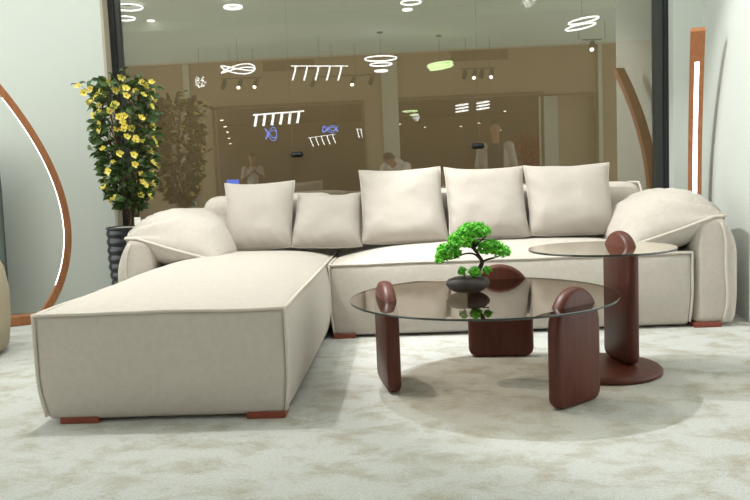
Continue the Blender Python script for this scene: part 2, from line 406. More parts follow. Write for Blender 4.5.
def arm(side):
    # side=+1 the right arm, -1 the left one
    outer = 1.95 if side > 0 else -1.77
    inner = 1.71 if side > 0 else -1.55
    cx, hx = (outer+inner)/2, abs(outer-inner)/2
    y0, y1 = 4.50, 5.46; hy = (y1-y0)/2; cy = (y0+y1)/2; z0, z1 = .014, .665; hz = (z1-z0)/2; cz = (z0+z1)/2
    def fn(p):
        t = p.z/hz; v = p.y/hy; u = p.x/hx*side
        q = p.copy(); q.x += side*(.018*(1-t*t)*(1 if u > 0 else 0))
        if t > .3 and u > 0: q.x -= side*.085*((t-.3)/.7)**2.2*u
        q.y += .014*v*(1-t*t)*(1-u*u)
        q += Vector((side*.5, v*.4, .3))*nz(q, 5, 20+side)*.012
        return q+Vector((cx, cy, cz))
    a = spart('armrest', soft_box(hx, hy, hz, .045, 10, 20, 20, fn), FAB)
    px = side*hx*.35
    spart('piping', ntube([fn(Vector((px + side*.006*math.sin(i*.5), -hy-.002, -hz+.02+(2*hz-.06)*i/18))) for i in range(19)], .009), PIPE, a)
    # the soft pad that folds over the arm towards the seat
    pw, pl, pt = .318, .480, .165
    pcx = (1.592 if side > 0 else -1.415); pcz = .638; pcy = 4.975
    tilt = side*math.radians(-13)
    R = Matrix.Translation((pcx, pcy, pcz)) @ Matrix.Rotation(tilt, 4, 'Y')
    def pad(u, v, s):
        # u across (-1 inner .. 1 outer), v along depth
        e = (max(0, 1-abs(u)**2.6)**.55)*(max(0, 1-abs(v)**3.4)**.5)
        z = s*pt*e*(1.0 if s > 0 else 1.15)
        # droop at the inner edge and gathers near the outer front corner
        drop = -.06*max(0, -u)**2 - .015*max(0, u)**3 - .055*max(0, 1-(u+.2)**2*1.1)*max(0, -v)**4
        cor = math.exp(-((u-.95)**2*5+(v+1)**2*5))
        g = .034*math.sin(math.atan2(v+1.0, (u-1.0))*22)*math.exp(-(((u-1)**2)*1.8+((v+1)**2)*2.2))*e**.2
        x = u*pw*(1-.05*(1-abs(v))*0 - .06*v*v*abs(u)); y = v*pl*(1-.05*u*u)
        p = Vector((side*x, y, z+drop-.03*cor+g*s))
        n = nz(p, 5, 31+side)*.022+nz((p.x*1.0, p.y*.4, p.z), 15, 40)*.010
        p.z += n*(e**.3)
        return R @ p
    bm = bmesh.new(); N1, N2 = 44, 56
    def sp(i, n): t = -1+2*i/n; return math.sin(t*PI/2)
    g = {}
    for s in (1, -1):
        for i in range(N1+1):
            for j in range(N2+1):
                if s < 0 and (i in (0, N1) or j in (0, N2)): g[(s, i, j)] = g[(1, i, j)]
                else: g[(s, i, j)] = bm.verts.new(pad(sp(i, N1), sp(j, N2), s))
        for i in range(N1):
            for j in range(N2):
                bm.faces.new((g[(s, i, j)], g[(s, i+1, j)], g[(s, i+1, j+1)], g[(s, i, j+1)]))
    padm = spart('arm_pad', bm, FAB, a)
    loop = [pad(-1+2*i/24, -1, 1) for i in range(24)] + [pad(1, -1+2*i/30, 1) for i in range(30)] + [pad(1-2*i/24, 1, 1) for i in range(24)] + [pad(-1, 1-2*i/30, 1) for i in range(30)]
    spart('pad_piping', ntube(loop, .0095, closed=True), PIPE, a)
arm(1); arm(-1)
def foot(x0, x1, y0, y1):
    spart('foot', nbox(x0, x1, y0, y1, 0, .028, bev=.004), FOOT, sofa, False)
for x0, x1, y0, y1 in ((-1.46, -1.30, 2.975, 3.07), (-.68, -.52, 2.975, 3.07), (-.465, -.33, 4.50, 4.6), (1.70, 1.86, 4.485, 4.6), (-1.7, -1.58, 4.52, 4.64), (1.70, 1.86, 5.33, 5.43), (-1.7, -1.58, 5.33, 5.43), (-.5, -.36, 5.33, 5.43)):
    foot(x0, x1, y0, y1)

# ------------------------------------------------------------------ loose cushions
def pillow_mesh(wb, wt, h, th, seed, sag=.02, skew=0.):
    bm = bmesh.new(); N = 34; g = {}
    def sp(i): t = -1+2*i/N; return math.sin(t*PI/2)*.7+t*.3
    def f(u, v, s):
        wd = (wb+(wt-wb)*(v+1)/2)/2
        pin = 1-.05*(1-v*v)*abs(u)**2   # sides pull in between the corners
        x = u*wd*pin + skew*(v+1)/2; z = (v*(h/2))*((1-.03*(1-u*u)*v*v) if v > 0 else (1+.05*(1-u**4)*v*v)) - (sag*(1-u*u) if v > 0 else 0)*v*v*.6
        e = (max(0, 1-u**4)**.6)*(max(0, 1-v**4)**.6)
        y = s*th/2*e*(1-.22*v)
        p = Vector((x, y, z)); p.y += s*e*(nz(p, 7, seed)*.016+nz(p, 18, seed+5)*.004)
        edge = math.exp(-((1-abs(u))*6)**2)+math.exp(-((1-abs(v))*6)**2)
        p.y += s*.006*edge*math.sin((u*13+v*11)*1.3+seed)*e**.4
        p.x += nz(p, 6, seed+8)*.006; p.z += nz(p, 6, seed+12)*.006
        return p
    for s in (1, -1):
        for i in range(N+1):
            for j in range(N+1):
                if s < 0 and (i in (0, N) or j in (0, N)): g[(s, i, j)] = g[(1, i, j)]
                else: g[(s, i, j)] = bm.verts.new(f(sp(i), sp(j), s))
        for i in range(N):
            for j in range(N): bm.faces.new((g[(s, i, j)], g[(s, i+1, j)], g[(s, i+1, j+1)], g[(s, i, j+1)]))
    loop = [f(-1+2*i/24, -1, 1) for i in range(24)] + [f(1, -1+2*i/24, 1) for i in range(24)] + [f(1-2*i/24, 1, 1) for i in range(24)] + [f(-1, 1-2*i/24, 1) for i in range(24)]
    return bm, loop
def cushion(tl, tr, br, bl, th, label, seed, yb=4.93, yt=5.13, roll=0.):
    A, B, Cc, D = at_y(*tl, yt), at_y(*tr, yt), at_y(*br, yb), at_y(*bl, yb)
    bot = (Cc+D)/2; top = (A+B)/2
    h = (top-bot).length; bm, loop = pillow_mesh((Cc-D).length, (B-A).length, h*1.01, th, seed, skew=top.x-bot.x)
    mid = (bot+top)/2; mid.x = bot.x
    ang = -math.atan2(yt-yb, top.z-bot.z)
    rl = math.atan2((Cc-D).z, (Cc-D).x)*.5+math.atan2((B-A).z, (B-A).x)*.5
    bmesh.ops.transform(bm, matrix=Matrix.Rotation(ang, 4, 'X') @ Matrix.Rotation(-rl, 4, 'Y'), verts=bm.verts[:])
    o = obj('throw_cushion', bm, PIL); o.location = mid
    MM = Matrix.Rotation(ang, 4, 'X') @ Matrix.Rotation(-rl, 4, 'Y')
    sm = obj('cushion_seam', ntube([MM @ q for q in loop], .0045, closed=True, n=6), PIPE, o)
    tag(o, label, 'cushion', 'loose cushions along the sofa back'); return o
cushion((225, 184), (295, 181), (292, 246), (226, 249), .19, 'cream throw cushion standing on the chaise, nearest to the left arm pad', 3)
cushion((297, 193), (363, 194), (363, 245), (291, 247), .17, 'smallest and lowest cream throw cushion, over the gap between chaise and long seat', 11)
cushion((359, 171), (440, 167), (448, 239), (362, 243), .20, 'tall cream throw cushion at the left end of the long seat', 19)
cushion((443, 167), (521, 168), (531, 234), (450, 238), .20, 'tall cream throw cushion directly behind the bonsai, middle of the long seat', 27)
cushion((523, 165), (608, 164), (615, 231), (530, 235), .21, 'widest cream throw cushion, nearest to the right arm pad', 35)

# ------------------------------------------------------------------ tables
def slab_profile(wd, h_arch0, h_top, z0, rb=.05):
    P = []; a = wd/2
    for i in range(7): t = PI/2*i/6; P.append((a-rb+rb*math.sin(t), z0+rb-rb*math.cos(t)))
    for i in range(1, 25):
        t = PI*i/24-0; P.append((a*math.cos(t-0) if True else 0, h_arch0+(h_top-h_arch0)*math.sin(t)))
    for i in range(7): t = PI/2*i/6; P.append((-a+rb-rb*math.sin(PI/2-t)*0-rb*math.cos(t), z0+rb-rb*math.sin(t)))
    # remove duplicates
    out = []
    for p in P:
        if not out or math.hypot(p[0]-out[-1][0], p[1]-out[-1][1]) > 1e-4: out.append(p)
    return out
def slab(wd, th, harch, htop, z0, rb=.05, bev=.021):
    bm = bmesh.new(); P = slab_profile(wd, harch, htop, z0, rb)
    cxm = 0; czm = (z0+htop)/2
    rings = []
    offs = [(-th/2, bev), (-th/2+bev*.3, bev*.3), (-th/2+bev, 0), (th/2-bev, 0), (th/2-bev*.3, bev*.3), (th/2, bev)]
    n = len(P)
    nor = []
    for i in range(n):
        a, b = P[i-1], P[(i+1) % n]; t = (b[0]-a[0], b[1]-a[1]); L = math.hypot(*t); nor.append((t[1]/L, -t[0]/L))
    for y, ins in offs:
        rings.append([bm.verts.new((p[0]-q[0]*ins, y, p[1]-q[1]*ins)) for p, q in zip(P, nor)])
    for A, B in zip(rings, rings[1:]):
        for i in range(n): bm.faces.new((A[i], A[(i+1) % n], B[(i+1) % n], B[i]))
    bm.faces.new(rings[0]); bm.faces.new(rings[-1]); return bm
def glass_top(root, r, z, th, cx=0, cy=0):
    bm = bmesh.new(); n = 128
    v = [bm.verts.new((cx+r*math.cos(2*PI*i/n), cy+r*math.sin(2*PI*i/n), z)) for i in range(n)]; bm.faces.new(v)
    g = obj('glass_top', bm, TOPGLASS, root, False)
    bm = bmesh.new(); A = []
    for k, (dr, dz) in enumerate(((0, 0), (.0015, -th/2), (0, -th))): A.append([bm.verts.new((cx+(r+dr)*math.cos(2*PI*i/n), cy+(r+dr)*math.sin(2*PI*i/n), z+dz)) for i in range(n)])
    for P, Q in zip(A, A[1:]):
        for i in range(n): bm.faces.new((P[i], P[(i+1) % n], Q[(i+1) % n], Q[i]))
    obj('glass_rim', bm, EDGEG, g)
CT = Vector((.335, 3.41, 0)); ZC = .415
ct = empty('coffee_table', CT)
tag(ct, 'low round smoked-glass coffee table on three mahogany slab legs, the bonsai on it', 'coffee table')
glass_top(ct, .602, ZC, .009)
for (x, y, ang, wd) in ((-.105, 3.43, math.radians(101), .35), (.672, 3.055, math.radians(40), .285), (.480, 3.93, math.radians(-4), .34)):
    lg = obj('leg', slab(wd, .062, .31, .49, 0), WOOD, ct); lg.location = (x-CT.x, y-CT.y, 0); lg.rotation_euler = (0, 0, ang)
ST = Vector((.925, 3.56, 0)); ZS = .595
st = empty('side_table', ST)
tag(st, 'taller round smoked-glass side table on one mahogany slab and a round wooden base', 'side table')
glass_top(st, .335, ZS, .009, -.010, .0)
bm = bmesh.new(); lathe(bm, [(0, 0), (.252, 0), (.262, .006), (.263, .02), (.252, .030), (.242, .033), (0, .033)], 64)
obj('round_base', bm, WOOD, st)
lg = obj('leg', slab(.28, .058, .53, .665, .033, .045), WOOD, st); lg.location = (.100, .075, 0); lg.rotation_euler = (0, 0, math.radians(101))

def lamp_head(loc, target, label, r, dep, clear):
    loc = Vector(loc); d = (Vector(target)-loc).normalized(); Rm = d.to_track_quat('-Z', 'Y').to_matrix().to_4x4()
    root = empty('ceiling_spotlight', loc); tag(root, label, 'spotlight')
    bm = bmesh.new(); lathe(bm, [(0, .12), (r*.8, .12), (r, .10), (r, -dep), (r-.004, -dep), (r-.004, .05), (0, .05)], 32, Rm)
    obj('housing', bm, BLACK, root)
    obj('mounting_arm', ntube([Rm @ Vector((0, 0, .11)), (0, 0, clear-loc.z)], .009, n=8), BLACK, root)
lamp_head(KEY, KEY_AIM, 'black ceiling spotlight above the gap between chaise and long seat, out of the picture', .07, .04, CZ)
lamp_head(LKEY, LKEY_AIM, 'black ceiling spotlight above the left edge of the chaise, out of the picture', .07, .04, CZ)

# ------------------------------------------------------------------ bonsai
BP = at_z(468, 292, ZC); BY = BP.y
bon = empty('bonsai', (BP.x, BP.y, ZC))
tag(bon, 'small bright green bonsai tree in a flat dark stone pot on the coffee table glass', 'plant')
def bl(px, py, dy=0.): p = at_y(px, py, BY+dy); return Vector((p.x-BP.x, p.y-BP.y, p.z-ZC))
bm = bmesh.new()
prof = [(0, 0), (.045, 0), (.064, .005), (.088, .019), (.101, .038), (.099, .054), (.085, .066), (.062, .073), (0, .074)]
lathe(bm, prof, 40, Matrix.Diagonal((1.03, .72, 1, 1)))
for v in bm.verts: v.co += v.co.normalized()*nz(v.co, 14, 3)*.005
obj('stone_pot', bm, STONE, bon)
tr = obj('trunk', ntube(catmull([bl(469, 284), bl(473, 276), bl(479, 269, .01), bl(482, 262), bl(479, 256, -.01), bl(475, 249), bl(473, 240, .01)], 5), [.014-.0003*i for i in range(31)], n=8), BBARK, bon)
for L in ([(481, 260), (474, 254), (464, 254), (452, 259), (446, 259)], [(481, 262), (489, 259), (497, 257), (503, 254)], [(476, 252), (470, 246), (462, 243)], [(475, 246), (482, 240), (486, 236)], [(470, 284), (466, 278), (463, 273)], [(474, 284), (480, 277), (488, 274)]):
    P = [bl(x, y, random.uniform(-.015, .015)) for x, y in L]; c = catmull(P, 4)
    obj('branch', ntube(c, [.0065-.0045*i/len(c) for i in range(len(c))], n=6), BBARK, bon)
def pad(px, py, rx, ry, rz, n, dy=0.):
    rx *= 1.1; rz *= 1.12; n = int(n*1.5)
    c = bl(px, py, dy); bm = bmesh.new()
    for _ in range(n):
        while True:
            q = Vector((random.uniform(-1, 1), random.uniform(-1, 1), random.uniform(-1, 1)))
            if .35 < q.length < 1: break
        p = c+Vector((q.x*rx, q.y*ry, q.z*rz-.25*rz*(q.x*q.x)))
        r = random.uniform(.004, .0075)
        ball(bm, p, r, 1, 1, .75, sub=1, M=Matrix.Rotation(random.uniform(0, 6), 4, random.choice('XYZ')))
        for _ in range(5):   # little leaf tufts
            d = Vector((random.gauss(0, 1), random.gauss(0, 1), random.gauss(.4, 1))).normalized(); s = d.orthogonal().normalized()*.0035
            t = p+d*(r+.005); b0 = p+d*r*.5
            bm.faces.new([bm.verts.new(b0-s), bm.verts.new(t-s*.4), bm.verts.new(t+s*.4), bm.verts.new(b0+s)])
    obj('foliage_pad', bm, BONS, bon, False, recalc=False)
pad(474, 230, .075, .055, .033, 210); pad(460, 240, .055, .05, .032, 120, -.02); pad(448, 251, .055, .045, .036, 150); pad(471, 243, .045, .04, .02, 70, .03)
pad(491, 247, .060, .05, .030, 140); pad(501, 251, .038, .04, .026, 70, -.02); pad(440, 258, .022, .03, .02, 40)
pad(462, 271, .017, .016, .016, 26, -.02); pad(475, 271, .025, .022, .020, 42, -.03); pad(487, 270, .016, .016, .014, 24, -.01)

# ------------------------------------------------------------------ flowering plant in the ribbed pot
PP = Vector((-1.985, 5.37, 0))
pot = empty('plant_pot', PP); tag(pot, 'tall black ribbed round pot behind the left sofa arm, filled with pale pebbles', 'pot')
prof = [(0, 0), (.115, 0), (.12, .01)]; nr = 11
for i in range(nr):
    z = .02+i*.66/nr; f = min(1, z/.45); r = .118+.057*math.sin(f*PI/2); hh = .66/nr
    prof += [(r-.001, z+hh*.05), (r+.005, z+hh*.28), (r+.008, z+hh*.5), (r+.005, z+hh*.75), (r-.001, z+hh*.95)]
prof += [(.181, .682), (.183, .69), (.179, .697), (.167, .697), (.163, .685), (.161, .66)]
bm = bmesh.new(); lathe(bm, prof, 56); obj('ribbed_body', bm, POTM, pot)
bm = bmesh.new(); lathe(bm, [(.162, .655), (.162, .688), (.1, .695), (0, .697)], 40); obj('pebble_fill', bm, PEB, pot)
pl = empty('flowering_plant', (PP.x, PP.y, .686)); tag(pl, 'bushy plant with dark green leaves and many small yellow flowers in the black ribbed pot', 'plant')
bm = bmesh.new(); tips = []
for k in range(6):
    a = k*1.05; r0 = .02
    P = [Vector((r0*math.cos(a), r0*math.sin(a), -.03)), Vector((.03*math.cos(a)+.03, .03*math.sin(a), .15)), Vector((.07*math.cos(a+.4), .07*math.sin(a+.4), .42)), Vector((.13*math.cos(a+.2), .12*math.sin(a+.2), .72)), Vector((.16*math.cos(a), .14*math.sin(a), .98))]
    c = catmull(P, 6); tube(bm, c, [.011-.009*i/len(c) for i in range(len(c))], n=6); tips.append(c)
obj('stem', bm, BARK, pl)
def canopy_r(z):   # plant-local height above pot fill -> radius
    pts = [(.12, .06), (.22, .13), (.35, .175), (.55, .195), (.75, .215), (.92, .215), (1.02, .18), (1.10, .10)]
    for (a, ra), (b, rb) in zip(pts, pts[1:]):
        if a <= z <= b: return ra+(rb-ra)*(z-a)/(b-a)
    return .05
def leaf(bm, p, d, L, W):
    d = d.normalized(); s = d.cross(Vector((random.gauss(0, .8), random.gauss(-.5, .8), .6))).normalized(); n = s.cross(d)
    q = [p, p+d*L*.3+s*W*.5+n*.1*L, p+d*L*.65+s*W*.42+n*.1*L, p+d*L-n*.12*L, p+d*L*.65-s*W*.42+n*.1*L, p+d*L*.3-s*W*.5+n*.1*L, p+d*L*.3, p+d*L*.65]
    v = [bm.verts.new(x) for x in q]
    bm.faces.new((v[0], v[1], v[6])); bm.faces.new((v[1], v[2], v[7], v[6])); bm.faces.new((v[2], v[3], v[7])); bm.faces.new((v[3], v[4], v[7])); bm.faces.new((v[4], v[5], v[6], v[7])); bm.faces.new((v[5], v[0], v[6]))
bm = bmesh.new(); tw = bmesh.new()
for i in range(780):
    z = random.uniform(.13, 1.06); R = canopy_r(z); a = random.uniform(0, 2*PI); r = R*math.sqrt(random.uniform(.12, 1))
    p = Vector((r*math.cos(a)*1.0, r*math.sin(a)*.9, z)); d = Vector((math.cos(a), math.sin(a), random.uniform(-.6, .7)))+Vector((random.gauss(0, .5), random.gauss(0, .5), 0))
    leaf(bm, p, d, random.uniform(.06, .085), random.uniform(.034, .046))
    if i % 4 == 0:
        base = min((q for c in tips for q in c), key=lambda q: (q-(p-Vector((p.x*.6, p.y*.6, .12)))).length)
        tube(tw, [base, (base+p)/2+Vector((0, 0, .015)), p], [.0035, .0025, .0015], n=4)
sprays = [((78, 84), (96, 96), (112, 108)), ((91, 80), (100, 92), (110, 104)), ((100, 76), (106, 88), (112, 100)), ((124, 70), (133, 84), (138, 98)), ((142, 76), (140, 90), (138, 100)), ((156, 88), (150, 96), (142, 106)), ((163, 141), (154, 146), (146, 152)), ((92, 150), (104, 156), (116, 160)), ((95, 130), (106, 140), (118, 150))]
for pts in sprays:
    q = [at_y(x, y, 5.30)-Vector((PP.x, PP.y, .686)) for x, y in pts]; tube(tw, q[::-1], [.003, .0022, .0015], n=4)
    for t in q[:2]:
        for _ in range(2): leaf(bm, t, Vector((random.gauss(0, 1), random.gauss(0, .6), random.gauss(0, .6))), .06, .034)
obj('foliage', bm, LEAF, pl, False, recalc=False); obj('twigs', tw, BARK, pl)
def flower_mesh():
    bm = bmesh.new()
    for k in range(5):
        a = k*2*PI/5+random.uniform(-.2, .2); c, s = math.cos(a), math.sin(a); L = random.uniform(.018, .026); W = random.uniform(.011, .016); cu = random.uniform(.004, .02)
        q = [(.002, 0, 0), (L*.45, -W*.75, .006), (L*.85, -W*.6, .006+cu), (L, 0, cu), (L*.85, W*.6, .004+cu), (L*.45, W*.75, .006), (L*.5, 0, .003)]
        v = [bm.verts.new((x*c-y*s, x*s+y*c, z)) for x, y, z in q]
        for i in range(6): bm.faces.new((v[i], v[(i+1) % 6], v[6]))
    me = bpy.data.meshes.new('flower'); bm.to_mesh(me); bm.free(); me.materials.append(PETAL); return me
FM = [flower_mesh() for _ in range(4)]
hb = bmesh.new(); ball(hb, (0, 0, .003), .004, sub=1); hm = bpy.data.meshes.new('flower_heart'); hb.to_mesh(hm); hb.free(); hm.materials.append(HEART)
def put_flower(p, d, k):
    o = bpy.data.objects.new('flower', FM[k % 4]); COL.objects.link(o); o.parent = pl; o.location = p
    o.rotation_euler = d.to_track_quat('Z', 'Y').to_euler(); s = random.uniform(.95, 1.3); o.scale = (s, s, s)
    h = bpy.data.objects.new('flower_heart', hm); COL.objects.link(h); h.parent = o
k = 0
for (x, y) in ((79, 86), (84, 93), (91, 89), (89, 104), (100, 105), (110, 82), (115, 90), (122, 77), (124, 87), (135, 91), (143, 82), (152, 83), (108, 95)):
    put_flower(at_y(x, y, 5.27)-Vector((PP.x, PP.y, .686)), Vector((random.gauss(0, .4), -1, random.gauss(.2, .3))), k); k += 1
while k < 98:
    z = random.uniform(.2, 1.02); a = random.uniform(PI*.93, PI*2.07) if k < 90 else random.uniform(0, PI); R = canopy_r(z)*random.uniform(.93, 1.1)
    put_flower(Vector((R*math.cos(a), R*math.sin(a)*.95, z)), Vector((math.cos(a), math.sin(a), random.uniform(-.1, .7))), k); k += 1
tp = at_y(136, 219, 5.15); tagp = obj('price_tag', nbox(-.022, .022, -.0008, .0008, -.055, 0), WHITE, None, False); tagp.location = (tp.x, 5.325, tp.z-.01+.012)
tagp.parent = pl; tagp.location = Vector((tp.x+.01, 5.15, tp.z+.012))-Vector((PP.x, PP.y, .686)); tagp['label'] = 'small white hang tag'

# ------------------------------------------------------------------ the two arc floor lamps
def arc_lamp(base, dirv, label, prof):
    # prof: list of (s, z) of the outer edge; s measured from the belly towards the open side
    d = Vector((dirv[0], dirv[1], 0)).normalized(); n = Vector((-d.y, d.x, 0))
    root = empty('arc_floor_lamp', base); tag(root, label, 'floor lamp', 'arc floor lamps')
    C2 = catmull([Vector((s, 0, z)) for s, z in prof], 6); bm = bmesh.new(); led = bmesh.new(); ch = bmesh.new()
    W, T = .045, .048
    N = len(C2); R = []; LR = []; GR = []
    for i, p in enumerate(C2):
        t = (C2[min(i+1, N-1)]-C2[max(i-1, 0)]).normalized(); inn = Vector((t.z, 0, -t.x))
        if inn.x < 0: inn = -inn
        def P(a, b): q = p+inn*a; return d*q.x+n*b+Vector((0, 0, q.z))
        R.append([bm.verts.new(P(*q)) for q in ((0, -W), (0, W), (T, W), (T, -W))])
        if .115 < i/N < .885: LR.append([led.verts.new(P(*q)) for q in ((T-.002, -.015), (T-.002, .015), (T+.002, .013), (T+.002, -.013))])
    for rr, b in ((R, bm), (LR, led)):
        for A, B in zip(rr, rr[1:]):
            for q in range(4): b.faces.new((A[q], A[(q+1) % 4], B[(q+1) % 4], B[q]))
        b.faces.new(rr[0]); b.faces.new(rr[-1])
    obj('arc_frame', bm, ARCW, root, False); obj('led_strip', led, LED, root, False)
    s0 = prof[0][0]
    bm = bmesh.new(); box(bm, s0-.03, s0+.36, -.05, .05, 0, .072, M=Matrix.Rotation(math.atan2(d.y, d.x), 4, 'Z'), bev=.006)
    obj('base_bar', bm, ARCW, root, False)
    return root
bl0 = at_y(70, 235, 5.56); LD = Vector((-.86, -.51, 0)).normalized()
def plane_pt(px, py):   # where the view ray meets the vertical plane of the left lamp
    dd = ray(px, py); nn = Vector((-LD.y, LD.x, 0)); t = (bl0-CP).dot(nn)/dd.dot(nn); q = CP+dd*t
    return ((q-bl0).dot(LD), q.z)
prof = [(56.5, 299), (64.6, 279), (69.5, 257), (70.6, 228), (64.6, 194), (51, 163), (34, 131), (17, 105.4), (0, 85)]
prof = [plane_pt(*q) for q in prof]
print('LAMP', [(round(a, 3), round(b, 3)) for a, b in prof])
import numpy as np
fit = np.polyfit([q[1] for q in prof], [q[0] for q in prof], 4)
prof = [(float(np.polyval(fit, z)), z) for z in [prof[0][1]+(prof[-1][1]-prof[0][1])*i/12 for i in range(13)]]
s_, z_ = prof[-1]; ds, dz = prof[-1][0]-prof[-2][0], prof[-1][1]-prof[-2][1]
s0, z0 = prof[0]; prof = [(s0+(prof[0][0]-prof[1][0])*1.5*(z0-.03)/(prof[1][1]-z0), .03)]+prof+[(s_+ds*1.0, z_+dz*.9)]
arc_lamp((bl0.x, bl0.y, 0), LD, 'walnut arc floor lamp glowing against the left white wall, bowed to the right', prof)
RB = at_y(694.5, 190, 5.56); RD = Vector((-.36, -.94, 0)).normalized()
rprof = [(a, b) for a, b in prof]
arc_lamp((RB.x, RB.y, 0), (at_y(698, 26, 5.08)-RB).xy.to_3d(), 'walnut arc floor lamp seen edge-on between the window and the right wall', rprof)

# ------------------------------------------------------------------ left edge: tub chair and dark mirror panel
q = at_z(-3, 361, 0)
CHR = .42; cx = q.x-CHR-.0; cy = q.y+.12
tub = empty('tub_chair', (cx-.03, cy, 0)); tag(tub, 'tan rounded tub chair cut off by the left edge, only its curved side showing', 'armchair')
bm = bmesh.new()
pr = [(.30, .0), (.38, .01), (CHR-.01, .05), (CHR+.012, .2), (CHR+.015, .38), (CHR-.005, .52), (CHR-.045, .61), (CHR-.085, .635), (CHR-.125, .61), (CHR-.14, .5), (CHR-.14, .40)]
n = 40; rings = []
for i in range(n+1):
    a = math.radians(-215+290*i/n); rings.append([bm.verts.new((r*math.cos(a), r*math.sin(a), z)) for r, z in pr])
for A, B in zip(rings, rings[1:]):
    for j in range(len(pr)-1): bm.faces.new((A[j], A[j+1], B[j+1], B[j]))
bm.faces.new(rings[0]); bm.faces.new(rings[-1]); obj('shell', bm, CHAIRM, tub)
bm = bmesh.new(); lathe(bm, [(0, .02), (CHR-.12, .02), (CHR-.12, .36), (CHR-.15, .41), (CHR-.2, .43), (0, .44)], 40); obj('seat', bm, CHAIRM, tub)
a0 = at_y(8.5, 309, 5.62); a1 = at_y(0.5, 190, 5.62)
mi = empty('leaning_mirror', (a0.x-.35, 5.6, 0)); tag(mi, 'dark standing mirror panel with a black edge at the far left of the left wall', 'mirror')
MG = mat('dark_mirror_glass', (.10, .13, .12), .12, metal=.6)
bm = bmesh.new(); xr = .35; v = []
def quad_prism(pts, y0, y1):
    bm = bmesh.new(); A = [bm.verts.new((x, y0, z)) for x, z in pts]; B = [bm.verts.new((x, y1, z)) for x, z in pts]
    n = len(pts)
    for i in range(n): bm.faces.new((A[i], A[(i+1) % n], B[(i+1) % n], B[i]))
    bm.faces.new(A); bm.faces.new(B); return bm
MX = a0.x-.35
def mp(x, y): v = at_y(x, y, 5.6); return (v.x-MX, max(0, v.z))
obj('mirror_glass', quad_prism([(-.35, .0), mp(8.0, 309), mp(7.0, 285), mp(4, 240), mp(.5, 190), mp(-4, 150), (-.35, mp(-4, 150)[1])], -.01, .02), MG, mi, False)
obj('edge_trim', quad_prism([mp(6.2, 309), mp(8.6, 309), mp(7.6, 285), mp(5.4, 285)], -.018, -.01), BLACK, mi, False)

# ------------------------------------------------------------------ hanging lights of the showroom, seen mirrored in the glass
def ring_pts(r, z=0, n=40, tilt=0, ax='X'):
    M = Matrix.Rotation(tilt, 3, ax); return [M @ Vector((r*math.cos(2*PI*i/n), r*math.sin(2*PI*i/n), 0))+Vector((0, 0, z)) for i in range(n)]
def cable(root, z0, top, mt=DGREY, x=0):
    obj('cable', ntube([(x, 0, z0), (x, 0, top)], .003, n=5), mt, root)
def ring_pendant(px, py, Yv, rings, label, mt=RINGW, top=None, thick=.012, cat='pendant lamp'):
    p = refl(px, py, Yv); root = empty('ring_pendant', p); tag(root, label, cat, 'pendant lamps of the showroom')
    for (r, dx, dz, tilt) in rings:
        P = [q+Vector((dx, 0, 0)) for q in ring_pts(r, dz, tilt=tilt, ax='X' if tilt >= 0 else 'Y')]
        obj('led_ring', ntube(P, thick, closed=True, n=6), mt, root)
    t = (CZ if p.y > .9 else CZ-.13 if p.y > FY else 3.0) if top is None else top
    if t-p.z > .02:
        cable(root, max(0, rings[0][2]), t-p.z)
        bm = bmesh.new(); lathe(bm, [(0, t-p.z-.02), (.05, t-p.z-.02), (.05, t-p.z), (0, t-p.z)], 16); obj('canopy', bm, DGREY, root)
    return root
P_ = 1/750.
ring_pendant(128, 12, 10.0, [(.19, .0, .06, .0), (.13, -.05, -.08, 0)], 'white double ring pendant mirrored at the top left corner of the window', top=CZ)
ring_pendant(233, 7, 10.0, [(.11, 0, 0, 0)], 'small white ring ceiling lamp mirrored at the top of the left window pane', top=CZ+.3, thick=.018)
ring_pendant(411, 4, 10.0, [(.13, 0, .02, .0), (.06, -.05, -.07, 0)], 'white double ring pendant mirrored at the top centre of the window', top=CZ+.1)
ring_pendant(381, 65, 12.0, [(.25, 0, .10, 0), (.17, 0, .01, 0), (.10, 0, -.09, 0)], 'three-tier white ring pendant, rings shrinking downwards, mirrored at the window centre')
ring_pendant(582, 24, 10.5, [(.20, .02, .045, -.13), (.20, -.02, -.035, -.13)], 'white pendant of stacked equal rings mirrored in the upper right of the window')
ring_pendant(440, 66, 12.5, [(.20, 0, .03, -.1), (.19, .02, -.02, -.14), (.17, -.02, .0, -.05)], 'greenish oval loop pendant mirrored right of the window centre', RINGG, thick=.016)
for (x, y, lb) in ((462, 108, 'far flat stacked ring lamp mirrored left of the right window seam'), (483, 105.5, 'far flat stacked ring lamp mirrored right of the right window seam')):
    ring_pendant(x, y, 20, [(.17, 0, .08, -.1), (.17, 0, 0, -.1), (.17, 0, -.08, -.1)], lb, RINGW, thick=.010)
ring_pendant(410, 112, 20, [(.19, 0, .02, 0), (.1, .1, -.08, 0)], 'far greenish ring lamp mirrored beside the pale column', RINGG, thick=.013)
def curl_pendant(px, py, Yv, sx, sz, label, mt=RINGW, thick=.009, turns=3):
    p = refl(px, py, Yv); root = empty('curl_pendant', p); tag(root, label, 'pendant lamp', 'pendant lamps of the showroom')
    P = [Vector((sx*math.sin(t), .12*math.cos(t*1.0), sz*math.sin(t*turns*.5+.5)+.25*sz*math.cos(t))) for t in [4*PI*i/90 for i in range(90)]]
    obj('led_curl', ntube(P, thick, closed=True, n=6), mt, root)
    cable(root, 0, (CZ-.13 if p.y > FY else 3.0)-p.z); return root
curl_pendant(238, 69, 12.0, .27, .05, 'white curling ribbon pendant mirrored in the left window pane', thick=.010, turns=3)
curl_pendant(271, 134, 20, .15, .14, 'far blue curling lamp mirrored below the left comb lamp', RINGB, turns=3)
curl_pendant(330, 129, 20, .2, .07, 'far blue twisted lamp mirrored beside the small comb lamp', RINGB, turns=5)
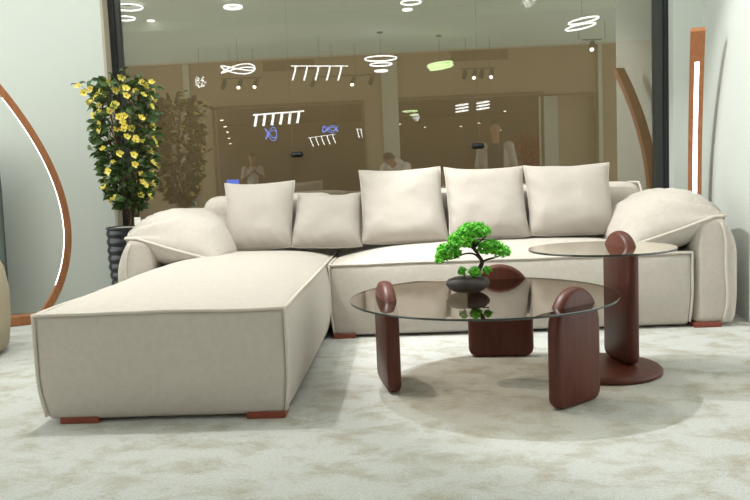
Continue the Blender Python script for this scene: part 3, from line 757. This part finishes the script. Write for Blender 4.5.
def comb_pendant(px0, py0, px1, py1, Yv, n, drop, lean, label, thick=.010):
    a = refl(px0, py0, Yv); b = refl(px1, py1, Yv); root = empty('comb_pendant', (a+b)/2); tag(root, label, 'pendant lamp', 'pendant lamps of the showroom')
    c = (a+b)/2; a = a-c; b = b-c
    obj('top_bar', ntube([a, b], thick*.8, n=6), RINGW, root)
    for i in range(n):
        q = a.lerp(b, (i+.4)/n)
        obj('hanging_tube', ntube(catmull([q+Vector((0, 0, .0)), q+Vector((lean*.2, 0, -drop*.35)), q+Vector((lean, 0, -drop))], 3), thick*1.3, n=6), RINGW, root)
    cable(root, 0, (CZ-.13 if c.y > FY else 3.0)-c.z)
comb_pendant(291, 66, 348, 66, 12, 5, .22, -.06, 'white comb-shaped pendant with five slanting tubes mirrored right of the left window seam')
comb_pendant(253, 115, 304, 111, 17, 6, .26, -.05, 'large far comb pendant with bright short tubes mirrored across the left window seam', .022)
comb_pendant(308, 138, 336, 134, 22, 5, .26, .08, 'small far comb lamp with five thin tubes mirrored right of the left window lock', .009)
comb_pendant(356, 129, 363, 129, 22, 2, .25, .04, 'far lamp of two short thin tubes mirrored left of the pale column', .009)
def sparkle(px, py, Yv, r, label):
    p = refl(px, py, Yv); root = empty('crystal_pendant', p); tag(root, label, 'pendant lamp', 'pendant lamps of the showroom')
    bm = bmesh.new()
    for _ in range(80):
        d = Vector((random.gauss(0, 1), random.gauss(0, 1), random.gauss(0, 1))).normalized()*r*random.uniform(.6, 1); ball(bm, d, .007, sub=1)
    obj('crystal_cluster', bm, RINGW, root, False); cable(root, 0, max(.05, (CZ-.13 if p.y > FY else 3.0)-p.z))
sparkle(200, 82, 12.5, .10, 'round sparkling crystal pendant mirrored above the plant reflection')
sparkle(528, 0, 10.5, .11, 'spiky sparkling crystal pendant mirrored at the top edge, right of centre')
sparkle(416, 117, 19, .10, 'far small crystal lamp mirrored right of the pale column')
def track(px0, px1, py, Yv, heads, label):
    a = refl(px0, py, Yv); b = refl(px1, py-(px1-px0)*.04, Yv); root = empty('track_light', (a+b)/2); tag(root, label, 'track light', 'ceiling track lights')
    c = (a+b)/2; bm = bmesh.new(); tube(bm, [a-c, b-c], .012, n=4); obj('track_rail', bm, DGREY, root)
    for s in (-1, 1): obj('rail_hanger', ntube([(s*.2, 0, 0), (s*.2, 0, CZ-.13-c.z)], .004, n=5), DGREY, root)
    for (px, lit) in heads:
        q = a.lerp(b, (px-px0)/(px1-px0))-c
        bm = bmesh.new(); tube(bm, [q, q+Vector((-.0, .02, -.05)), q+Vector((-.03, .10, -.16))], [.008, .04, .04], n=12); h = obj('spot_head', bm, DGREY, root)
        if lit:
            bm = bmesh.new(); ball(bm, q+Vector((-.031, .103, -.166)), .032, sub=2); obj('spot_lens', bm, SPOTE, h)
track(222, 262, 79, 12.9, ((225, 0), (241, 1), (257, 1)), 'dark ceiling track with two lit spots mirrored under the curling ribbon lamp')
track(350-38, 376, 77, 12.9, ((314, 0), (354, 1), (372, 0)), 'dark ceiling track with one lit spot mirrored left of the three-tier ring lamp')
track(460, 496, 69, 12.9, ((465, 0), (475, 1), (482, 0), (492, 1)), 'dark ceiling track of four heads, two of them lit, mirrored across the right window seam')
track(582, 602, 40, 12.0, ((592, 1),), 'single-head ceiling track mirrored under the stacked-ring pendant')
def downlight(px, py, Yv, r, label, z=None):
    p = refl(px, py, Yv)
    if z is None: z = p.z
    root = empty('downlight', (p.x, p.y, z)); tag(root, label, 'ceiling light', 'small ceiling downlights')
    bm = bmesh.new(); lathe(bm, [(0, -.012), (r, -.012), (r*1.1, 0), (0, 0)], 20); obj('downlight_lens', bm, SPOTE, root)
downlight(151, 20.5, 11.0, .05, 'single bright recessed downlight mirrored near the top left of the window', CZ)
names = ['nearest the top', 'second from the top', 'third from the top', 'fourth from the top', 'lowest']
for i, (x, y) in enumerate(((222, 120), (225, 126.5), (227.5, 132), (229, 138), (230.5, 143.5))):
    yv = 16+i*1.6; p = refl(x, y, yv); downlight(x, y, yv, .035, 'small far downlight of the short row inside the left opening, '+names[i])
    o = bpy.data.objects[-1] if False else None
for (x, y, yv, nm) in ((500, 130, 21, 'left of the standing man'), (425, 127, 21, 'right of the far crystal lamp'), (479, 123, 21, 'just above the right window lock'), (461, 126, 21, 'left of the right window lock'), (400, 124, 20, 'next to the pale column'), (505, 111, 18, 'above the standing man')):
    downlight(x, y, yv, .03, 'small far downlight mirrored '+nm)
# blue screen on a stand, red plant, far away
p = refl(233, 184, 17)
sc_ = empty('shop_screen', (p.x, p.y, 0)); tag(sc_, 'small glowing blue screen mirrored just above the left cushion', 'screen')
obj('screen_panel', nbox(-.14, .14, -.005, .012, p.z-.05, p.z+.10), SCREEN, sc_, False)
obj('screen_stand', nbox(-.02, .02, -.03, -.006, 0, p.z-.0), BLACK, sc_, False)
obj('screen_foot', nbox(-.15, .15, -.12, .08, 0, .02), BLACK, sc_, False)
p = refl(530, 160, 15.0)
rp = empty('red_leaf_plant', (p.x, p.y, 0)); tag(rp, 'tall red-leaved plant mirrored left of the pale doorway strip', 'plant')
bm = bmesh.new(); st_ = bmesh.new()
for k in range(9):
    a = k*.7; c = catmull([Vector((0, 0, .3)), Vector((.08*math.cos(a), .08*math.sin(a), .9)), Vector((.2*math.cos(a), .2*math.sin(a), 1.5+.06*k % .3))], 5); tube(st_, c, .006, n=4)
    for q in c[3:]:
        for _ in range(9): leaf(bm, q+Vector((random.gauss(0, .04),)*3), Vector((random.gauss(0, 1), random.gauss(0, 1), random.gauss(.3, .6))), .09, .035)
obj('foliage', bm, REDL, rp, False, recalc=False); obj('stem', st_, BARK, rp)
bm = bmesh.new(); lathe(bm, [(0, 0), (.14, 0), (.19, .34), (.17, .34), (.165, .31), (0, .31)], 24); obj('pot', bm, DGREY, rp)

# ------------------------------------------------------------------ people standing in the showroom, mirrored in the glass
def cap(bm, a, ra, b, rb, sx=1.):
    a, b = Vector(a), Vector(b); n = 5
    pts = [a.lerp(b, i/n) for i in range(n+1)]; rr = [ra+(rb-ra)*i/n for i in range(n+1)]
    tube(bm, pts, rr, n=12); ball(bm, a, ra*.999, sub=2); ball(bm, b, rb*.999, sub=2)
def melt(o, vox):
    r = o.modifiers.new('fuse', 'REMESH'); r.mode = 'VOXEL'; r.voxel_size = vox; r.use_smooth_shade = True
    s = o.modifiers.new('smooth', 'SMOOTH'); s.factor = .5; s.iterations = 3
def person(loc, rz, label, J, shirt, over=None, hat_long=.0):
    root = empty('person', loc, rz); tag(root, label, 'person')
    V_ = {k: Vector(v) for k, v in J.items()}
    hd = V_['head']; nk = V_['neck']; ch = V_['chest']; pv = V_['pelvis']; up = (hd-nk).normalized(); fwd = V_['look'].normalized(); side = fwd.cross(up).normalized()
    bm = bmesh.new()
    cap(bm, pv, .125, ch, .135); cap(bm, ch+side*.07, .10, ch-side*.07, .10); cap(bm, ch, .09, nk, .058); cap(bm, nk, .056, hd, .055)
    Mh = Matrix((side, fwd, up)).transposed().to_4x4()
    ball(bm, hd+up*.03, .1, .76, .93, 1.15, sub=3, M=Mh); ball(bm, hd-up*.045+fwd*.025, .06, .9, 1, 1, sub=2, M=Mh)
    ball(bm, hd+fwd*.098-up*.005, .016, .8, 1.1, 1.4, sub=2, M=Mh)
    for s in (-1, 1): ball(bm, hd+side*s*.077+up*.005, .024, .4, .8, 1.2, sub=2, M=Mh)
    for s in 'LR':
        cap(bm, V_['sh'+s], .058, V_['el'+s], .043); cap(bm, V_['el'+s], .041, V_['wr'+s], .028)
        cap(bm, pv+side*(.07 if s == 'R' else -.07), .09, V_['kn'+s], .062); cap(bm, V_['kn'+s], .058, V_['an'+s], .04); 
        f = V_['an'+s]; cap(bm, f+Vector((0, 0, -.035)), .042, f+Vector((0, .15, -.045)), .034)
        w_ = V_['wr'+s]; d = V_.get('hd'+s, (w_-V_['el'+s]).normalized()).normalized(); q = d.orthogonal().normalized(); r = d.cross(q)
        cap(bm, w_, .026, w_+d*.05+q*.015, .022); cap(bm, w_, .026, w_+d*.05-q*.015, .022)
        for k in range(4):
            b0 = w_+d*.07+q*(.030-.020*k); L = (.065, .075, .07, .055)[k]
            cap(bm, b0, .0095, b0+d*L*.5+r*.008, .009); cap(bm, b0+d*L*.5+r*.008, .009, b0+d*L*.9+r*.028, .008)
        cap(bm, w_+d*.02+q*.025, .012, w_+d*.065+q*.058+r*.012, .010)
    o = obj('body', bm, SKIN, root); melt(o, .0085)
    bm = bmesh.new(); ball(bm, hd+up*.052-fwd*.014, .108, .77, .93, 1.05, sub=3, M=Mh)
    for v in bm.verts:
        l = v.co-hd; 
        if l.dot(up) < .055 and l.dot(fwd) > -.01: v.co -= fwd*(.05)*1.0
        v.co += v.co.normalized()*nz(v.co, 40)*.006
    obj('hair', bm, HAIR, root)
    bm = bmesh.new()
    for s in (-1, 1): ball(bm, hd+side*s*.032+fwd*.084+up*.018, .010, sub=1)
    obj('eyes', bm, BLACK, root)
    bm = bmesh.new()
    cap(bm, pv+Vector((0, 0, -.02)), .15, ch, .155); cap(bm, ch+side*.1, .095, ch-side*.1, .095); cap(bm, ch, .11, nk-up*.03, .066)
    for s in 'LR': cap(bm, V_['sh'+s], .078, V_['sh'+s].lerp(V_['el'+s], .8), .066)
    so = obj('shirt', bm, shirt, root); melt(so, .014)
    if over:
        bm = bmesh.new()
        for s in (-1, 1):
            cap(bm, pv+side*s*.115+Vector((0, 0, -.06)), .085, ch+side*s*.095, .098); cap(bm, ch+side*s*.09-fwd*.05, .09, pv-fwd*.06+side*s*.06, .10)
        for s in 'LR': cap(bm, V_['sh'+s], .085, V_['el'+s], .066)
        so = obj('open_overshirt', bm, over, root); melt(so, .014)
    bm = bmesh.new(); cap(bm, pv, .142, pv+Vector((0, 0, -.02)), .14)
    for s in 'LR': cap(bm, pv+side*(.075 if s == 'R' else -.075), .105, V_['kn'+s], .078); cap(bm, V_['kn'+s], .076, V_['an'+s]+Vector((0, 0, .02)), .062)
    so = obj('trousers', bm, TROU, root); melt(so, .014)
    bm = bmesh.new()
    for s in 'LR': f = V_['an'+s]; cap(bm, f+Vector((0, -.02, -.035)), .048, f+Vector((0, .16, -.047)), .038)
    so = obj('shoes', bm, BLACK, root); melt(so, .012)
    return root
stand = dict(head=(0, .02, 1.66), neck=(0, -.01, 1.50), chest=(0, 0, 1.30), pelvis=(0, 0, .95), look=(0, 1, 0),
             shL=(-.20, 0, 1.40), shR=(.20, 0, 1.40), elL=(-.27, -.04, 1.11), elR=(.27, -.04, 1.11), wrL=(-.25, .06, .86), wrR=(.25, .06, .86),
             knL=(-.10, .02, .50), knR=(.10, .02, .50), anL=(-.11, -.02, .09), anR=(.11, -.02, .09))
p = refl(495, 128, 11.7)
person((p.x, p.y, 0), .15, 'standing man in open pale shirt over dark tee, mirrored at right window lock', stand, TEE, SHIRTG)
ph = dict(stand); ph.update(elR=(.26, .08, 1.16), wrR=(.08, .30, 1.30), elL=(-.25, .06, 1.14), wrL=(-.06, .30, 1.28))
p = refl(252, 160, 19.5)
person((p.x, p.y, 0), -.2, 'distant person in a white shirt with raised forearms, mirrored above the two left cushions', ph, SHIRTW)
# the photographer bends forward beside the tripod
bend = dict(head=(-.02, .52, 1.28), neck=(.0, .42, 1.20), chest=(0, .26, 1.16), pelvis=(0, -.12, .93), look=(-.1, .8, -.5),
            shL=(-.19, .33, 1.17), shR=(.19, .33, 1.17), elL=(-.22, .40, .92), elR=(.24, .42, .92), wrL=(-.02, .50, .90), wrR=(.16, .52, .90),
            knL=(-.10, .06, .50), knR=(.10, -.02, .50), anL=(-.11, -.08, .09), anR=(.11, -.16, .09))
person((-.02, -.78, 0), .35, 'person in a pale shirt bending forward, mirrored between two tall cushions', bend, SHIRTW)
